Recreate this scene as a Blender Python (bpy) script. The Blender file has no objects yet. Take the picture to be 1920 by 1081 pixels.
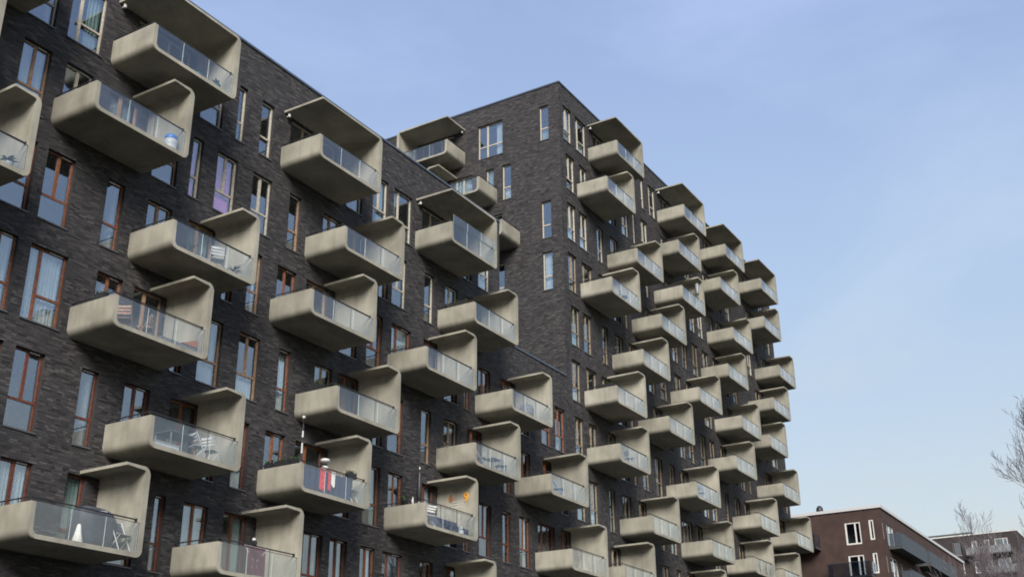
import bpy, bmesh, math, random
import numpy as np
from mathutils import Vector, Matrix

random.seed(7)
RNG = np.random.default_rng(7)
S = bpy.context.scene
COL = S.collection
R = math.radians

# ------------------------------------------------------------------ camera
ZG = 22.0447                     # height of the top-floor slab above the ground
cam_d = bpy.data.cameras.new('camera')
cam = bpy.data.objects.new('camera', cam_d)
COL.objects.link(cam)
yaw, pitch, roll = 1.02661, 0.40159, -0.008703
fwd = Vector((math.sin(yaw)*math.cos(pitch), math.cos(yaw)*math.cos(pitch), math.sin(pitch)))
rt0 = Vector((math.cos(yaw), -math.sin(yaw), 0))
up0 = rt0.cross(fwd)
rt = math.cos(roll)*rt0 + math.sin(roll)*up0
up = -math.sin(roll)*rt0 + math.cos(roll)*up0
m = Matrix((rt, up, -fwd)).transposed().to_4x4()
m.translation = Vector((0, -24.3921, ZG - 20.4447))
cam.matrix_world = m
cam_d.sensor_width = 36
cam_d.lens = 2165.5/1920*36
cam_d.clip_start = 0.1
cam_d.clip_end = 3000
S.camera = cam

# ------------------------------------------------------------------ sky, sun, exposure
SUN_EL, SUN_AZ = R(33), R(234)    # azimuth measured from +Y towards +X
w = bpy.data.worlds.new('World')
S.world = w
w.use_nodes = True
nt = w.node_tree
for n in list(nt.nodes):
    nt.nodes.remove(n)
def wn(t, **k):
    n = nt.nodes.new(t)
    for a, b in k.items():
        setattr(n, a, b)
    return n
sky = wn('ShaderNodeTexSky', sky_type='NISHITA', sun_disc=False)
sky.sun_elevation = SUN_EL
sky.sun_rotation = SUN_AZ
sky.air_density = 1.0
sky.dust_density = 2.0
sky.ozone_density = 2.0
tc = wn('ShaderNodeTexCoord')
mp = wn('ShaderNodeMapping')
mp.inputs['Scale'].default_value = (1.0, 1.0, 2.2)
mp.inputs['Location'].default_value = (0.9, 0.3, 0.4)
nz = wn('ShaderNodeTexNoise')
nz.inputs['Scale'].default_value = 2.6
nz.inputs['Detail'].default_value = 6
nz.inputs['Roughness'].default_value = 0.55
nz.inputs['Distortion'].default_value = 0.6
rp = wn('ShaderNodeValToRGB')
rp.color_ramp.elements[0].position = 0.44
rp.color_ramp.elements[0].color = (0.46, 0.46, 0.46, 1)
rp.color_ramp.elements[1].position = 0.78
rp.color_ramp.elements[1].color = (0.86, 0.86, 0.86, 1)
mx = wn('ShaderNodeMix', data_type='RGBA')
# thin veil of high cloud: bluer overhead, paler and thicker towards the horizon
sep = wn('ShaderNodeSeparateXYZ')
vc = wn('ShaderNodeValToRGB')
vc.color_ramp.elements[0].position = 0.12; vc.color_ramp.elements[0].color = (3.5, 3.58, 3.10, 1)
vc.color_ramp.elements[1].position = 0.62; vc.color_ramp.elements[1].color = (2.55, 3.2, 5.0, 1)
e = vc.color_ramp.elements.new(0.38); e.color = (2.85, 3.50, 4.35, 1)
vf = wn('ShaderNodeMapRange')
vf.inputs['From Min'].default_value = 0.10; vf.inputs['From Max'].default_value = 0.62
vf.inputs['To Min'].default_value = 0.30; vf.inputs['To Max'].default_value = 0.0
va = wn('ShaderNodeMath', operation='ADD'); va.use_clamp = True
bg = wn('ShaderNodeBackground')
bg.inputs['Strength'].default_value = 0.15
wo = wn('ShaderNodeOutputWorld')
L = nt.links.new
L(tc.outputs['Generated'], mp.inputs['Vector'])
L(mp.outputs[0], nz.inputs['Vector'])
L(nz.outputs['Fac'], rp.inputs[0])
L(tc.outputs['Generated'], sep.inputs[0])
L(sep.outputs['Z'], vc.inputs[0]); L(sep.outputs['Z'], vf.inputs['Value'])
L(rp.outputs[0], va.inputs[0]); L(vf.outputs[0], va.inputs[1])
L(va.outputs[0], mx.inputs['Factor']); L(vc.outputs[0], mx.inputs['B'])
L(sky.outputs[0], mx.inputs['A'])
L(mx.outputs['Result'], bg.inputs['Color'])
L(bg.outputs[0], wo.inputs[0])

sun_d = bpy.data.lights.new('sun', 'SUN')
sun = bpy.data.objects.new('sun', sun_d)
COL.objects.link(sun)
sun_d.energy = 5.0
sun_d.angle = R(28)
sun_d.color = (1.0, 0.95, 0.87)
to_sun = Vector((math.sin(SUN_AZ)*math.cos(SUN_EL), math.cos(SUN_AZ)*math.cos(SUN_EL), math.sin(SUN_EL)))
sun.rotation_euler = to_sun.to_track_quat('Z', 'Y').to_euler()
sun.location = (0, -60, 80)

vs = S.view_settings
vs.view_transform = 'Standard'
vs.look = 'None'
vs.exposure = 0.4
vs.gamma = 1
vs.use_curve_mapping = False
S.cycles.max_bounces = 8
S.cycles.transparent_max_bounces = 16
S.cycles.use_denoising = True
S.cycles.denoising_input_passes = 'RGB'
S.cycles.use_adaptive_sampling = False
S.cycles.filter_width = 1.8

# ------------------------------------------------------------------ materials
def material(name):
    mt = bpy.data.materials.new(name)
    mt.use_nodes = True
    t = mt.node_tree
    return mt, t, t.nodes['Principled BSDF']

def plain(name, col, rough=0.6, metal=0.0, var=0.12, scale=8.0, bump=0.0, spec=0.4):
    """A colour with fine grain: noise in the object's own space."""
    mt, t, p = material(name)
    tcn = t.nodes.new('ShaderNodeTexCoord')
    n = t.nodes.new('ShaderNodeTexNoise')
    n.inputs['Scale'].default_value = scale
    n.inputs['Detail'].default_value = 5
    t.links.new(tcn.outputs['Object'], n.inputs['Vector'])
    r = t.nodes.new('ShaderNodeValToRGB')
    r.color_ramp.elements[0].position = 0.3
    r.color_ramp.elements[1].position = 0.7
    r.color_ramp.elements[0].color = (*[c*(1-var) for c in col], 1)
    r.color_ramp.elements[1].color = (*[min(1, c*(1+var)) for c in col], 1)
    t.links.new(n.outputs['Fac'], r.inputs[0])
    t.links.new(r.outputs[0], p.inputs['Base Color'])
    p.inputs['Roughness'].default_value = rough
    p.inputs['Metallic'].default_value = metal
    p.inputs['Specular IOR Level'].default_value = spec
    if bump:
        b = t.nodes.new('ShaderNodeBump')
        b.inputs['Strength'].default_value = bump
        b.inputs['Distance'].default_value = 0.02
        t.links.new(n.outputs['Fac'], b.inputs['Height'])
        t.links.new(b.outputs[0], p.inputs['Normal'])
    return mt

def brick_mat(name, cols, rough=0.75):
    """Colour chosen brick by brick (each brick is its own mesh island), plus grain."""
    mt, t, p = material(name)
    g = t.nodes.new('ShaderNodeNewGeometry')
    r = t.nodes.new('ShaderNodeValToRGB')
    r.color_ramp.interpolation = 'LINEAR'
    els = r.color_ramp.elements
    els[0].position = 0; els[0].color = (*cols[0], 1)
    els[1].position = 1; els[1].color = (*cols[-1], 1)
    for i, c in enumerate(cols[1:-1]):
        e = els.new((i+1)/(len(cols)-1)); e.color = (*c, 1)
    t.links.new(g.outputs['Random Per Island'], r.inputs[0])
    tcn = t.nodes.new('ShaderNodeTexCoord')
    n = t.nodes.new('ShaderNodeTexNoise')
    n.inputs['Scale'].default_value = 0.55
    n.inputs['Detail'].default_value = 7
    n.inputs['Roughness'].default_value = 0.7
    t.links.new(tcn.outputs['Object'], n.inputs['Vector'])
    r2 = t.nodes.new('ShaderNodeValToRGB')
    r2.color_ramp.elements[0].position = 0.3; r2.color_ramp.elements[0].color = (0.88, 0.88, 0.89, 1)
    r2.color_ramp.elements[1].position = 0.72; r2.color_ramp.elements[1].color = (1.12, 1.11, 1.10, 1)
    t.links.new(n.outputs['Fac'], r2.inputs[0])
    mm = t.nodes.new('ShaderNodeMix'); mm.data_type = 'RGBA'; mm.blend_type = 'MULTIPLY'
    mm.inputs['Factor'].default_value = 1
    t.links.new(r.outputs[0], mm.inputs['A']); t.links.new(r2.outputs[0], mm.inputs['B'])
    t.links.new(mm.outputs['Result'], p.inputs['Base Color'])
    p.inputs['Roughness'].default_value = rough
    p.inputs['Specular IOR Level'].default_value = 0.35
    return mt

def concrete_mat(name, col):
    mt, t, p = material(name)
    tcn = t.nodes.new('ShaderNodeTexCoord')
    oi = t.nodes.new('ShaderNodeObjectInfo')
    add = t.nodes.new('ShaderNodeVectorMath'); add.operation = 'MULTIPLY_ADD'
    add.inputs[1].default_value = (1, 1, 1)
    sc = t.nodes.new('ShaderNodeVectorMath'); sc.operation = 'SCALE'; sc.inputs['Scale'].default_value = 40
    cx = t.nodes.new('ShaderNodeCombineXYZ')
    for i in range(3):
        t.links.new(oi.outputs['Random'], cx.inputs[i])
    t.links.new(cx.outputs[0], sc.inputs[0])
    t.links.new(tcn.outputs['Object'], add.inputs[0]); t.links.new(sc.outputs[0], add.inputs[2])
    def noise(s, d, stretch=None):
        n = t.nodes.new('ShaderNodeTexNoise'); n.inputs['Scale'].default_value = s; n.inputs['Detail'].default_value = d
        src = add.outputs[0]
        if stretch:
            mpn = t.nodes.new('ShaderNodeMapping'); mpn.inputs['Scale'].default_value = stretch
            t.links.new(src, mpn.inputs['Vector']); src = mpn.outputs[0]
        t.links.new(src, n.inputs['Vector'])
        return n
    big = noise(1.1, 5)
    r = t.nodes.new('ShaderNodeValToRGB')
    r.color_ramp.elements[0].position = 0.32; r.color_ramp.elements[0].color = (*[c*0.74 for c in col], 1)
    r.color_ramp.elements[1].position = 0.68; r.color_ramp.elements[1].color = (*[c*1.12 for c in col], 1)
    t.links.new(big.outputs['Fac'], r.inputs[0])
    streak = noise(3.0, 6, (1.5, 1.5, 0.30))          # rain streaks down the faces
    r2 = t.nodes.new('ShaderNodeValToRGB')
    r2.color_ramp.elements[0].position = 0.30; r2.color_ramp.elements[0].color = (0.66, 0.64, 0.60, 1)
    r2.color_ramp.elements[1].position = 0.55; r2.color_ramp.elements[1].color = (1, 1, 1, 1)
    t.links.new(streak.outputs['Fac'], r2.inputs[0])
    mm = t.nodes.new('ShaderNodeMix'); mm.data_type = 'RGBA'; mm.blend_type = 'MULTIPLY'; mm.inputs['Factor'].default_value = 0.42
    t.links.new(r.outputs[0], mm.inputs['A']); t.links.new(r2.outputs[0], mm.inputs['B'])
    tint = t.nodes.new('ShaderNodeMapRange')
    tint.inputs['To Min'].default_value = 0.90; tint.inputs['To Max'].default_value = 1.08
    t.links.new(oi.outputs['Random'], tint.inputs['Value'])
    mv = t.nodes.new('ShaderNodeVectorMath'); mv.operation = 'SCALE'
    t.links.new(mm.outputs['Result'], mv.inputs[0]); t.links.new(tint.outputs[0], mv.inputs['Scale'])
    t.links.new(mv.outputs[0], p.inputs['Base Color'])
    fine = noise(38, 4)
    b = t.nodes.new('ShaderNodeBump'); b.inputs['Strength'].default_value = 0.18; b.inputs['Distance'].default_value = 0.01
    t.links.new(fine.outputs['Fac'], b.inputs['Height']); t.links.new(b.outputs[0], p.inputs['Normal'])
    p.inputs['Roughness'].default_value = 0.78
    p.inputs['Specular IOR Level'].default_value = 0.15
    return mt

def glass_mat(name, tint, ior, extra, wav=0.0, sheen=(0.84, 0.91, 1.0)):
    """Thin pane: see-through, with reflection growing towards grazing angles."""
    mt = bpy.data.materials.new(name); mt.use_nodes = True
    t = mt.node_tree
    for n in list(t.nodes):
        t.nodes.remove(n)
    o = t.nodes.new('ShaderNodeOutputMaterial')
    tr = t.nodes.new('ShaderNodeBsdfTransparent'); tr.inputs[0].default_value = (*tint, 1)
    gl = t.nodes.new('ShaderNodeBsdfGlossy'); gl.inputs['Roughness'].default_value = 0.01
    gl.inputs['Color'].default_value = (*sheen, 1)
    lw = t.nodes.new('ShaderNodeLayerWeight')
    pw = t.nodes.new('ShaderNodeMath'); pw.operation = 'POWER'; pw.inputs[1].default_value = 5
    t.links.new(lw.outputs['Facing'], pw.inputs[0])
    f0 = ((ior-1)/(ior+1))**2 + extra           # Schlick's curve, the same from both sides of the pane
    ma = t.nodes.new('ShaderNodeMath'); ma.operation = 'MULTIPLY_ADD'; ma.use_clamp = True
    ma.inputs[1].default_value = 1-f0; ma.inputs[2].default_value = f0
    t.links.new(pw.outputs[0], ma.inputs[0])
    mix = t.nodes.new('ShaderNodeMixShader')
    t.links.new(ma.outputs[0], mix.inputs[0]); t.links.new(tr.outputs[0], mix.inputs[1]); t.links.new(gl.outputs[0], mix.inputs[2])
    t.links.new(mix.outputs[0], o.inputs[0])
    if wav:
        tcn = t.nodes.new('ShaderNodeTexCoord')
        n = t.nodes.new('ShaderNodeTexNoise'); n.inputs['Scale'].default_value = 1.3; n.inputs['Detail'].default_value = 1
        t.links.new(tcn.outputs['Object'], n.inputs['Vector'])
        b = t.nodes.new('ShaderNodeBump'); b.inputs['Strength'].default_value = wav; b.inputs['Distance'].default_value = 0.05
        t.links.new(n.outputs['Fac'], b.inputs['Height'])
        t.links.new(b.outputs[0], gl.inputs['Normal'])
    return mt

M = {}
M['mortar'] = plain('dark mortar', (0.022, 0.021, 0.023), 0.9, var=0.2, scale=3, bump=0.2)
M['brick'] = brick_mat('dark clinker brick', [(0.013, 0.012, 0.013), (0.023, 0.022, 0.024), (0.030, 0.028, 0.031), (0.036, 0.034, 0.036), (0.030, 0.029, 0.032), (0.040, 0.037, 0.038), (0.048, 0.045, 0.046), (0.070, 0.066, 0.065)])
M['concrete'] = concrete_mat('beige concrete', (0.262, 0.250, 0.211))
M['pane'] = glass_mat('window glass', (0.84, 0.88, 0.90), 1.6, 0.15, 0.05)
M['rail_glass'] = glass_mat('balcony glass', (0.945, 0.965, 0.975), 1.5, 0.045, 0.03, (0.95, 0.97, 1.0))
M['glass_edge'] = plain('pale glass edge', (0.40, 0.46, 0.46), 0.3, var=.05)
M['metal'] = plain('dark painted metal', (0.030, 0.032, 0.036), 0.45, 0.3, scale=20)
M['coping'] = plain('zinc coping', (0.10, 0.12, 0.15), 0.45, 0.6, scale=4)
M['sill'] = plain('grey aluminium sill', (0.10, 0.105, 0.115), 0.5, 0.5, scale=9)
M['wood0'] = plain('silvered hardwood', (0.36, 0.32, 0.26), 0.7, var=0.22, scale=14)
M['wood1'] = plain('bleached hardwood', (0.22, 0.135, 0.08), 0.65, var=0.3, scale=11)
M['wood2'] = plain('orange brown hardwood', (0.145, 0.052, 0.024), 0.55, var=0.4, scale=9)
M['wood3'] = plain('red brown hardwood', (0.088, 0.026, 0.014), 0.5, var=0.35, scale=9)
M['wood4'] = plain('weathered hardwood', (0.20, 0.155, 0.105), 0.7, var=0.35, scale=7)
M['vent'] = plain('pale vent grille', (0.42, 0.42, 0.40), 0.5, scale=30)
M['curtain'] = plain('white net curtain', (0.52, 0.55, 0.54), 0.9, var=0.08, scale=5)
M['curtain_green'] = plain('pale green curtain', (0.30, 0.38, 0.34), 0.9, var=0.08, scale=5)
M['curtain_purple'] = plain('violet curtain', (0.75, 0.24, 0.60), 0.9, var=0.10, scale=5)
M['curtain_yellow'] = plain('ochre curtain', (0.50, 0.38, 0.16), 0.9, var=0.10, scale=5)
M['plaster'] = plain('interior plaster', (0.45, 0.44, 0.42), 0.9)
M['roof'] = plain('roof felt', (0.07, 0.07, 0.075), 0.9, bump=0.2)
M['white'] = plain('white plastic', (0.40, 0.40, 0.40), 0.45, var=0.04)
M['offwhite'] = plain('off white cloth', (0.70, 0.66, 0.60), 0.9, var=0.06)
M['blue'] = plain('blue plastic', (0.035, 0.14, 0.40), 0.4)
M['navy'] = plain('navy cloth', (0.035, 0.045, 0.085), 0.9, var=0.2)
M['red'] = plain('coral red towel', (0.55, 0.045, 0.055), 0.9, var=0.25)
M['maroon'] = plain('maroon cloth', (0.085, 0.022, 0.035), 0.9, var=0.25)
M['black'] = plain('black plastic', (0.014, 0.014, 0.016), 0.5)
M['charcoal'] = plain('charcoal cover', (0.035, 0.040, 0.052), 0.75, var=0.25, scale=5, bump=0.4)
M['grey'] = plain('grey woven plastic', (0.13, 0.13, 0.135), 0.7)
M['teak'] = plain('teak', (0.24, 0.13, 0.07), 0.6, var=0.25, scale=14)
M['table'] = plain('slate table top', (0.06, 0.075, 0.10), 0.4)
M['leaf'] = plain('green leaves', (0.045, 0.085, 0.03), 0.6, var=0.5, scale=14)
M['teal'] = plain('teal ceramic', (0.02, 0.11, 0.12), 0.3)
M['terracotta'] = plain('terracotta', (0.30, 0.11, 0.05), 0.8)
M['orange'] = plain('orange letter paint', (0.62, 0.28, 0.03), 0.5)
M['rust'] = plain('brown letter paint', (0.26, 0.10, 0.03), 0.5)
M['lantern'] = plain('grey lantern glass', (0.16, 0.17, 0.19), 0.35)
M['bark'] = plain('winter bark', (0.045, 0.034, 0.036), 0.9, var=0.3, scale=8)
M['twig'] = plain('purple brown twig', (0.088, 0.076, 0.084), 0.9, var=0.3, scale=8)

# ------------------------------------------------------------------ mesh helpers
def link(name, me, parent=None, loc=(0, 0, 0), mat=None):
    o = bpy.data.objects.new(name, me)
    COL.objects.link(o)
    if parent is not None:
        o.parent = parent
    o.location = loc
    if mat is not None and not me.materials:
        me.materials.append(mat)
    return o

def tag(o, label, cat, group=None):
    o['label'] = label
    o['category'] = cat
    if group:
        o['group'] = group
    return o

def thing(name, label, cat, loc, rz=0.0, group=None):
    o = bpy.data.objects.new(name, None)
    o.empty_display_size = 0.2
    COL.objects.link(o)
    o.location = loc
    o.rotation_euler = (0, 0, rz)
    return tag(o, label, cat, group)

class MB:
    def __init__(s):
        s.v = []; s.f = []
    def box(s, x0, x1, y0, y1, z0, z1):
        b = len(s.v)
        s.v += [(x0,y0,z0),(x1,y0,z0),(x1,y1,z0),(x0,y1,z0),(x0,y0,z1),(x1,y0,z1),(x1,y1,z1),(x0,y1,z1)]
        s.f += [tuple(b+i for i in q) for q in ((0,3,2,1),(4,5,6,7),(0,1,5,4),(1,2,6,5),(2,3,7,6),(3,0,4,7))]
        return s
    def quad(s, *p):
        b = len(s.v); s.v += [tuple(q) for q in p]; s.f.append(tuple(range(b, b+len(p)))); return s
    def tube(s, a, b, r0, r1=None, n=6, cap=True):
        r1 = r0 if r1 is None else r1
        a = Vector(a); b = Vector(b); d = (b-a)
        if d.length < 1e-6: return s
        d.normalize()
        u = d.orthogonal().normalized(); w_ = d.cross(u)
        k = len(s.v)
        for c, r in ((a, r0), (b, r1)):
            for i in range(n):
                t = 2*math.pi*i/n
                s.v.append(tuple(c + u*(r*math.cos(t)) + w_*(r*math.sin(t))))
        for i in range(n):
            j = (i+1) % n
            s.f.append((k+i, k+j, k+n+j, k+n+i))
        if cap:
            s.f.append(tuple(k+i for i in reversed(range(n)))); s.f.append(tuple(k+n+i for i in range(n)))
        return s
    def lathe(s, prof, n=16, c=(0, 0, 0)):
        k = len(s.v)
        for (r, z) in prof:
            for i in range(n):
                t = 2*math.pi*i/n
                s.v.append((c[0]+r*math.cos(t), c[1]+r*math.sin(t), c[2]+z))
        for a in range(len(prof)-1):
            for i in range(n):
                j = (i+1) % n
                s.f.append((k+a*n+i, k+a*n+j, k+(a+1)*n+j, k+(a+1)*n+i))
        s.f.append(tuple(k+i for i in reversed(range(n))))
        s.f.append(tuple(k+(len(prof)-1)*n+i for i in range(n)))
        return s
    def leaf(s, p, d, l, w_):
        p = Vector(p); d = Vector(d).normalized()
        side = d.cross(Vector((0, 0, 1)))
        side = side.normalized() if side.length > .01 else Vector((1, 0, 0))
        q = p + d*l*0.5
        return s.quad(p, q + side*w_, p + d*l - Vector((0, 0, l*.25)), q - side*w_)
    def mesh(s, name, mat, smooth=False, bevel=0.0):
        me = bpy.data.meshes.new(name)
        me.from_pydata(s.v, [], s.f)
        if bevel:
            bm = bmesh.new(); bm.from_mesh(me)
            bmesh.ops.bevel(bm, geom=bm.edges[:], offset=bevel, segments=2, affect='EDGES', clamp_overlap=True)
            bm.to_mesh(me); bm.free()
        if mat: me.materials.append(mat)
        if smooth:
            for p in me.polygons: p.use_smooth = True
        me.update()
        return me
    def build(s, name, mat, parent=None, loc=(0, 0, 0), smooth=False, bevel=0.0):
        return link(name, s.mesh(name, mat, smooth, bevel), parent, loc)

def sheet(w_, h, d):
    """Front and back face of a pane whose edges sit inside a frame."""
    return MB().quad((0, 0, 0), (w_, 0, 0), (w_, 0, h), (0, 0, h)).quad((0, d, 0), (0, d, h), (w_, d, h), (w_, d, 0))
def glass_slab(x0, x1, d, h, name):
    me = MB().box(x0, x1, 0, d, 0, h).mesh(name, M['rail_glass'])
    me.materials.append(M['glass_edge'])
    for p in me.polygons:
        if abs(p.normal.y) < .5: p.material_index = 1
    return me

# ------------------------------------------------------------------ ground
g = MB().quad((-1500, -1500, 0), (1500, -1500, 0), (1500, 1500, 0), (-1500, 1500, 0)).build('ground', plain('winter grass', (0.020, 0.023, 0.012), 0.95, var=0.35, scale=0.4))
g['kind'] = 'structure'
pv = MB().box(-40, 130, -6.5, -1.6, 0.004, 0.12).build('pavement', plain('dark wet paving', (0.03, 0.029, 0.027), 0.9, var=0.15, scale=1.5))
pv['kind'] = 'structure'
rd = MB().quad((-60, -17, .004), (140, -17, .004), (140, -7.2, .004), (-60, -7.2, .004)).build('road', plain('wet asphalt', (0.022, 0.022, 0.022), 0.9, var=0.2, scale=2))
rd['kind'] = 'structure'

# ------------------------------------------------------------------ the dark brick building
YW = 1.863
FH = 3.0
BX = 30.0
house = thing('apartment_building', 'long stepped dark brick apartment building covered with beige concrete balconies', 'building', (BX, YW, 0))

class Wall:
    """Local frame of one wall: u along it, y into the house, z up (0 = top slab of the left block)."""
    def __init__(s, kind, x0=None):
        s.kind = kind; s.x0 = x0
    def place(s, o, u, y, z):
        if s.kind == 'front':
            o.location = (u-BX, y, z+ZG)
        else:      # wall facing -X : u runs towards -Y
            o.location = (s.x0-BX+y, 18.0-u-YW, z+ZG); o.rotation_euler = (0, 0, -math.pi/2)
        return o
FRONT = Wall('front')
END = Wall('end', 48.6)
CH = FH/52                         # height of one brick course
WZ0, WZ1 = 2*CH, 40*CH             # window opening above the slab line

# windows by floor: kind, from, to.  n narrow, d double, w uneven, t triple, D balcony door, G glazed wall
WIN = {
 0: 'd10.2-11.2 n14.1-14.75 d16.35-17.35 w17.8-19.05 G20.3-22.6 d23.22-24.22 n24.9-25.3 n26.05-26.68 G27.6-30.2 d30.98-31.93 d32.62-33.6 w34.0-35.28 G36.0-38.6 n39.2-39.85 d40.42-41.42',
 1: 'n14.8-15.45 d16.48-17.42 d17.96-18.94 D19.6-20.75 d21.53-22.53 n23.08-23.52 d24.2-25.15 d25.9-26.88 n27.82-28.45 d29.7-30.72 D31.2-32.4 n33.2-33.78 d34.06-35.03 n36.28-36.98 d37.8-38.78 D39.4-40.5',
 2: 'd12.9-13.9 D14.3-15.4 d16.5-17.47 d17.83-18.8 n19.98-20.63 d21.56-22.53 D23.25-24.4 n24.95-25.4 n26.07-26.7 d27.48-28.47 D29.0-30.2 d31.0-32.0 d32.6-33.55 w34.14-35.45 D36.3-37.42 d37.85-38.8 n39.35-39.8 d40.45-41.45 D42.2-43.4 d43.85-44.75 d45.97-46.95 d47.3-48.33',
 3: 'n14.9-15.5 d16.4-17.38 w17.8-19.04 d20.07-21.02 D21.45-22.6 n23.13-23.57 d24.22-25.18 d25.94-26.93 n27.87-28.48 d29.75-30.68 D31.05-32.2 n33.2-33.76 d34.1-35.07 n36.27-36.95 d37.87-38.86 D39.6-40.75 n42.55-43.2 d43.9-44.85 D46.0-47.0 n47.8-48.34 ',
 4: 'd13.2-14.2 d16.5-17.48 d17.85-18.8 n20.02-20.63 d21.56-22.51 D23.31-24.58 n24.9-25.32 n26.08-26.75 d27.5-28.47 D28.98-30.48 d31.0-32.0 d32.78-33.75 d34.25-35.17 D36.2-37.3 d37.9-38.87 n39.4-39.87 d40.55-41.52 n42.43-43.1 d43.83-44.8 t45.47-47.04 D47.6-48.55',
 5: 'd14.2-15.2 d17.95-18.94 D20.03-20.66 d21.55-22.54 n23.15-23.57 d24.28-25.27 D25.96-26.99 d29.7-30.68 d31.07-32.01 d32.75-33.63 w34.05-35.3 d36.4-37.25 D38.03-39.16 d40.5-41.5 d42.6-43.6 d46-47',
 6: 'd14.2-15.2 d17.95-18.94 d21.55-22.54 d24.28-25.27 d28.3-29.3 d31.07-32.01 w34.05-35.3 d37.4-38.4 d40.5-41.5 d44-45',
}
TWIN = {
 -4: 'd49.03-50.02 w50.45-51.75 G52.6-55.0 n57.5-57.95 n58.97-59.5 w60.15-61.18 G62.0-64.4 d65.9-66.9 G69-71.4 n73-73.6 G75.9-78.3 d79.6-80.6',
 -3: 'd49.22-50.22 d50.75-51.7 D52.6-53.6 d54.3-55.19 d56.0-56.95 n57.55-57.95 d58.68-59.72 D61.6-62.7 d65.2-66.2 D68.4-69.5 n70.9-71.45 d72.4-73.3 D76.6-77.6 n79.65-80.22 n81.0-81.58',
 -2: 'd49.2-50.2 d50.57-51.55 n52.65-53.43 d54.32-55.3 D56.0-57.0 n58.87-59.44 D61.9-63.0 d65.55-66.5 d66.9-67.87 n69.08-69.7 D70.2-71.2 n73.2-73.8 d76.03-76.95 n77.8-78.23 D79.0-80.0',
 -1: 'd49.15-50.13 w50.66-51.95 D52.6-53.6 d54.4-55.23 n55.85-56.29 D58.6-59.6 d62.4-63.38 d63.87-64.76 d65.57-66.6 d67.25-68.37 D69.1-70.1 n70.95-71.53 d72.55-73.42 D77.1-78.2 d80.0-81.0',
 0: 'd49.3-50.28 d50.65-51.6 n52.83-53.52 d54.35-55.4 D56.1-57.1 d58.6-59.57 d60.27-61.3 d62.4-63.5 D64.2-65.2 w66.85-68.33 D71.0-72.0 D75.9-76.9 n78.0-78.5 w79.35-80.87',
 1: 'd49.2-50.18 w50.75-52.0 D52.5-53.6 d54.3-55.33 n55.9-56.37 D58.9-60.0 n60.9-61.47 d62.66-63.52 d63.94-64.9 d65.8-66.75 d67.36-68.33 D69.2-70.2 n71.3-71.86 d72.57-73.5 n74.2-74.65 D77.4-78.4 n81.5-82.1',
 2: 'd49.38-50.3 d50.85-51.76 D52.92-53.86 d54.45-55.39 n55.95-56.43 d57.12-58.02 d58.85-59.85 d60.76-61.58 D62.4-63.4 n64.4-64.97 d65.72-66.7 d67.06-68.02 n69.34-70.02 d71.0-71.98 D72.8-73.8 n75.6-76.1 D79.6-80.6',
 3: 'd49.35-50.31 d50.7-51.66 n52.88-53.55 d54.45-55.45 D56.3-57.4 n59.08-59.72 d60.42-61.36 t62.12-63.66 D64.2-65.2 d66.9-67.9 D71.1-72.1 D76.2-77.2 d79.5-80.5',
 4: 'd49.2-50.2 d51.0-51.9 D52.8-53.8 d55.3-56.3 d58.97-59.94 n60.87-61.6 D62.4-63.4 d65.5-66.5 D69-70 d72.5-73.5 d77-78',
 5: 'd49.2-50.2 d52.3-53.3 d56-57 d60-61 d64-65 d68-69 d72-73 d77-78',
 6: 'd49.2-50.2 d52.3-53.3 d56-57 d60-61 d64-65 d68-69 d72-73 d77-78',
}
EWIN = {   # on the tower's end wall, given as Y from-to
 -4: 'n2.56-3.14 x5.56-7.22 G8.9-11.2', -3: 'n5.02-5.6 n6.16-6.66 G7.6-9.2', -2: 'n2.52-3.12 D5.6-7.0', -1: 'n2.5-3.1 n5.48-6.1',
}
def parse(s):
    out = []
    for k in s.split():
        a, b = k[1:].split('-'); out.append((k[0], float(a), float(b)))
    return out

def spans(u0, u1, wins):
    r = []; c = u0
    for k, a, b in sorted(wins, key=lambda q: q[1]):
        if a > c: r.append((c, a))
        c = max(c, b)
    if u1 > c: r.append((c, u1))
    return r

wall_mb = {'front': MB(), 'end': MB()}
brick_rows = {'front': [], 'end': []}     # (u0, u1, z) spans, one per course
def wall_region(W, u0, u1, z0, z1, wins, bricks_above=-17.5):
    """Plain wall with real openings, and the list of courses the bricks are laid in."""
    mb = wall_mb[W.kind]
    fl = sorted(wins)
    cuts = [z0]
    lo = {}
    for f in sorted(fl, reverse=True):
        a, b = -f*FH+WZ0, -f*FH+WZ1
        if a < z0 or b > z1: continue
        lo[a] = f
        cuts += [a, b]
    cuts.append(z1)
    for a, b in zip(cuts[:-1], cuts[1:]):
        ws = [q for q in wins[lo[a]] if q[2] > u0 and q[1] < u1] if a in lo else []
        for s0, s1 in spans(u0, u1, ws):
            mb.quad((s0, 0, a), (s1, 0, a), (s1, 0, b), (s0, 0, b))
        for k, p, q in ws:
            d = 0.30
            mb.quad((p, 0, a), (p, 0, b), (p, d, b), (p, d, a))
            mb.quad((q, 0, a), (q, d, a), (q, d, b), (q, 0, b))
            mb.quad((p, 0, b), (q, 0, b), (q, d, b), (p, d, b))
            mb.quad((p, 0, a), (p, d, a), (q, d, a), (q, 0, a))
    n0 = math.ceil(max(z0, bricks_above)/CH - 1e-6); n1 = math.floor(z1/CH + 1e-6)
    for n in range(n0, n1):
        zc = (n+0.5)*CH
        f = math.floor(-(zc)/FH)+1
        rel = zc + f*FH
        ws = [q for q in wins.get(f, []) if q[2] > u0 and q[1] < u1] if WZ0 < rel < WZ1 else []
        for s0, s1 in spans(u0, u1, ws):
            brick_rows[W.kind].append((s0, s1, n*CH))

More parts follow.
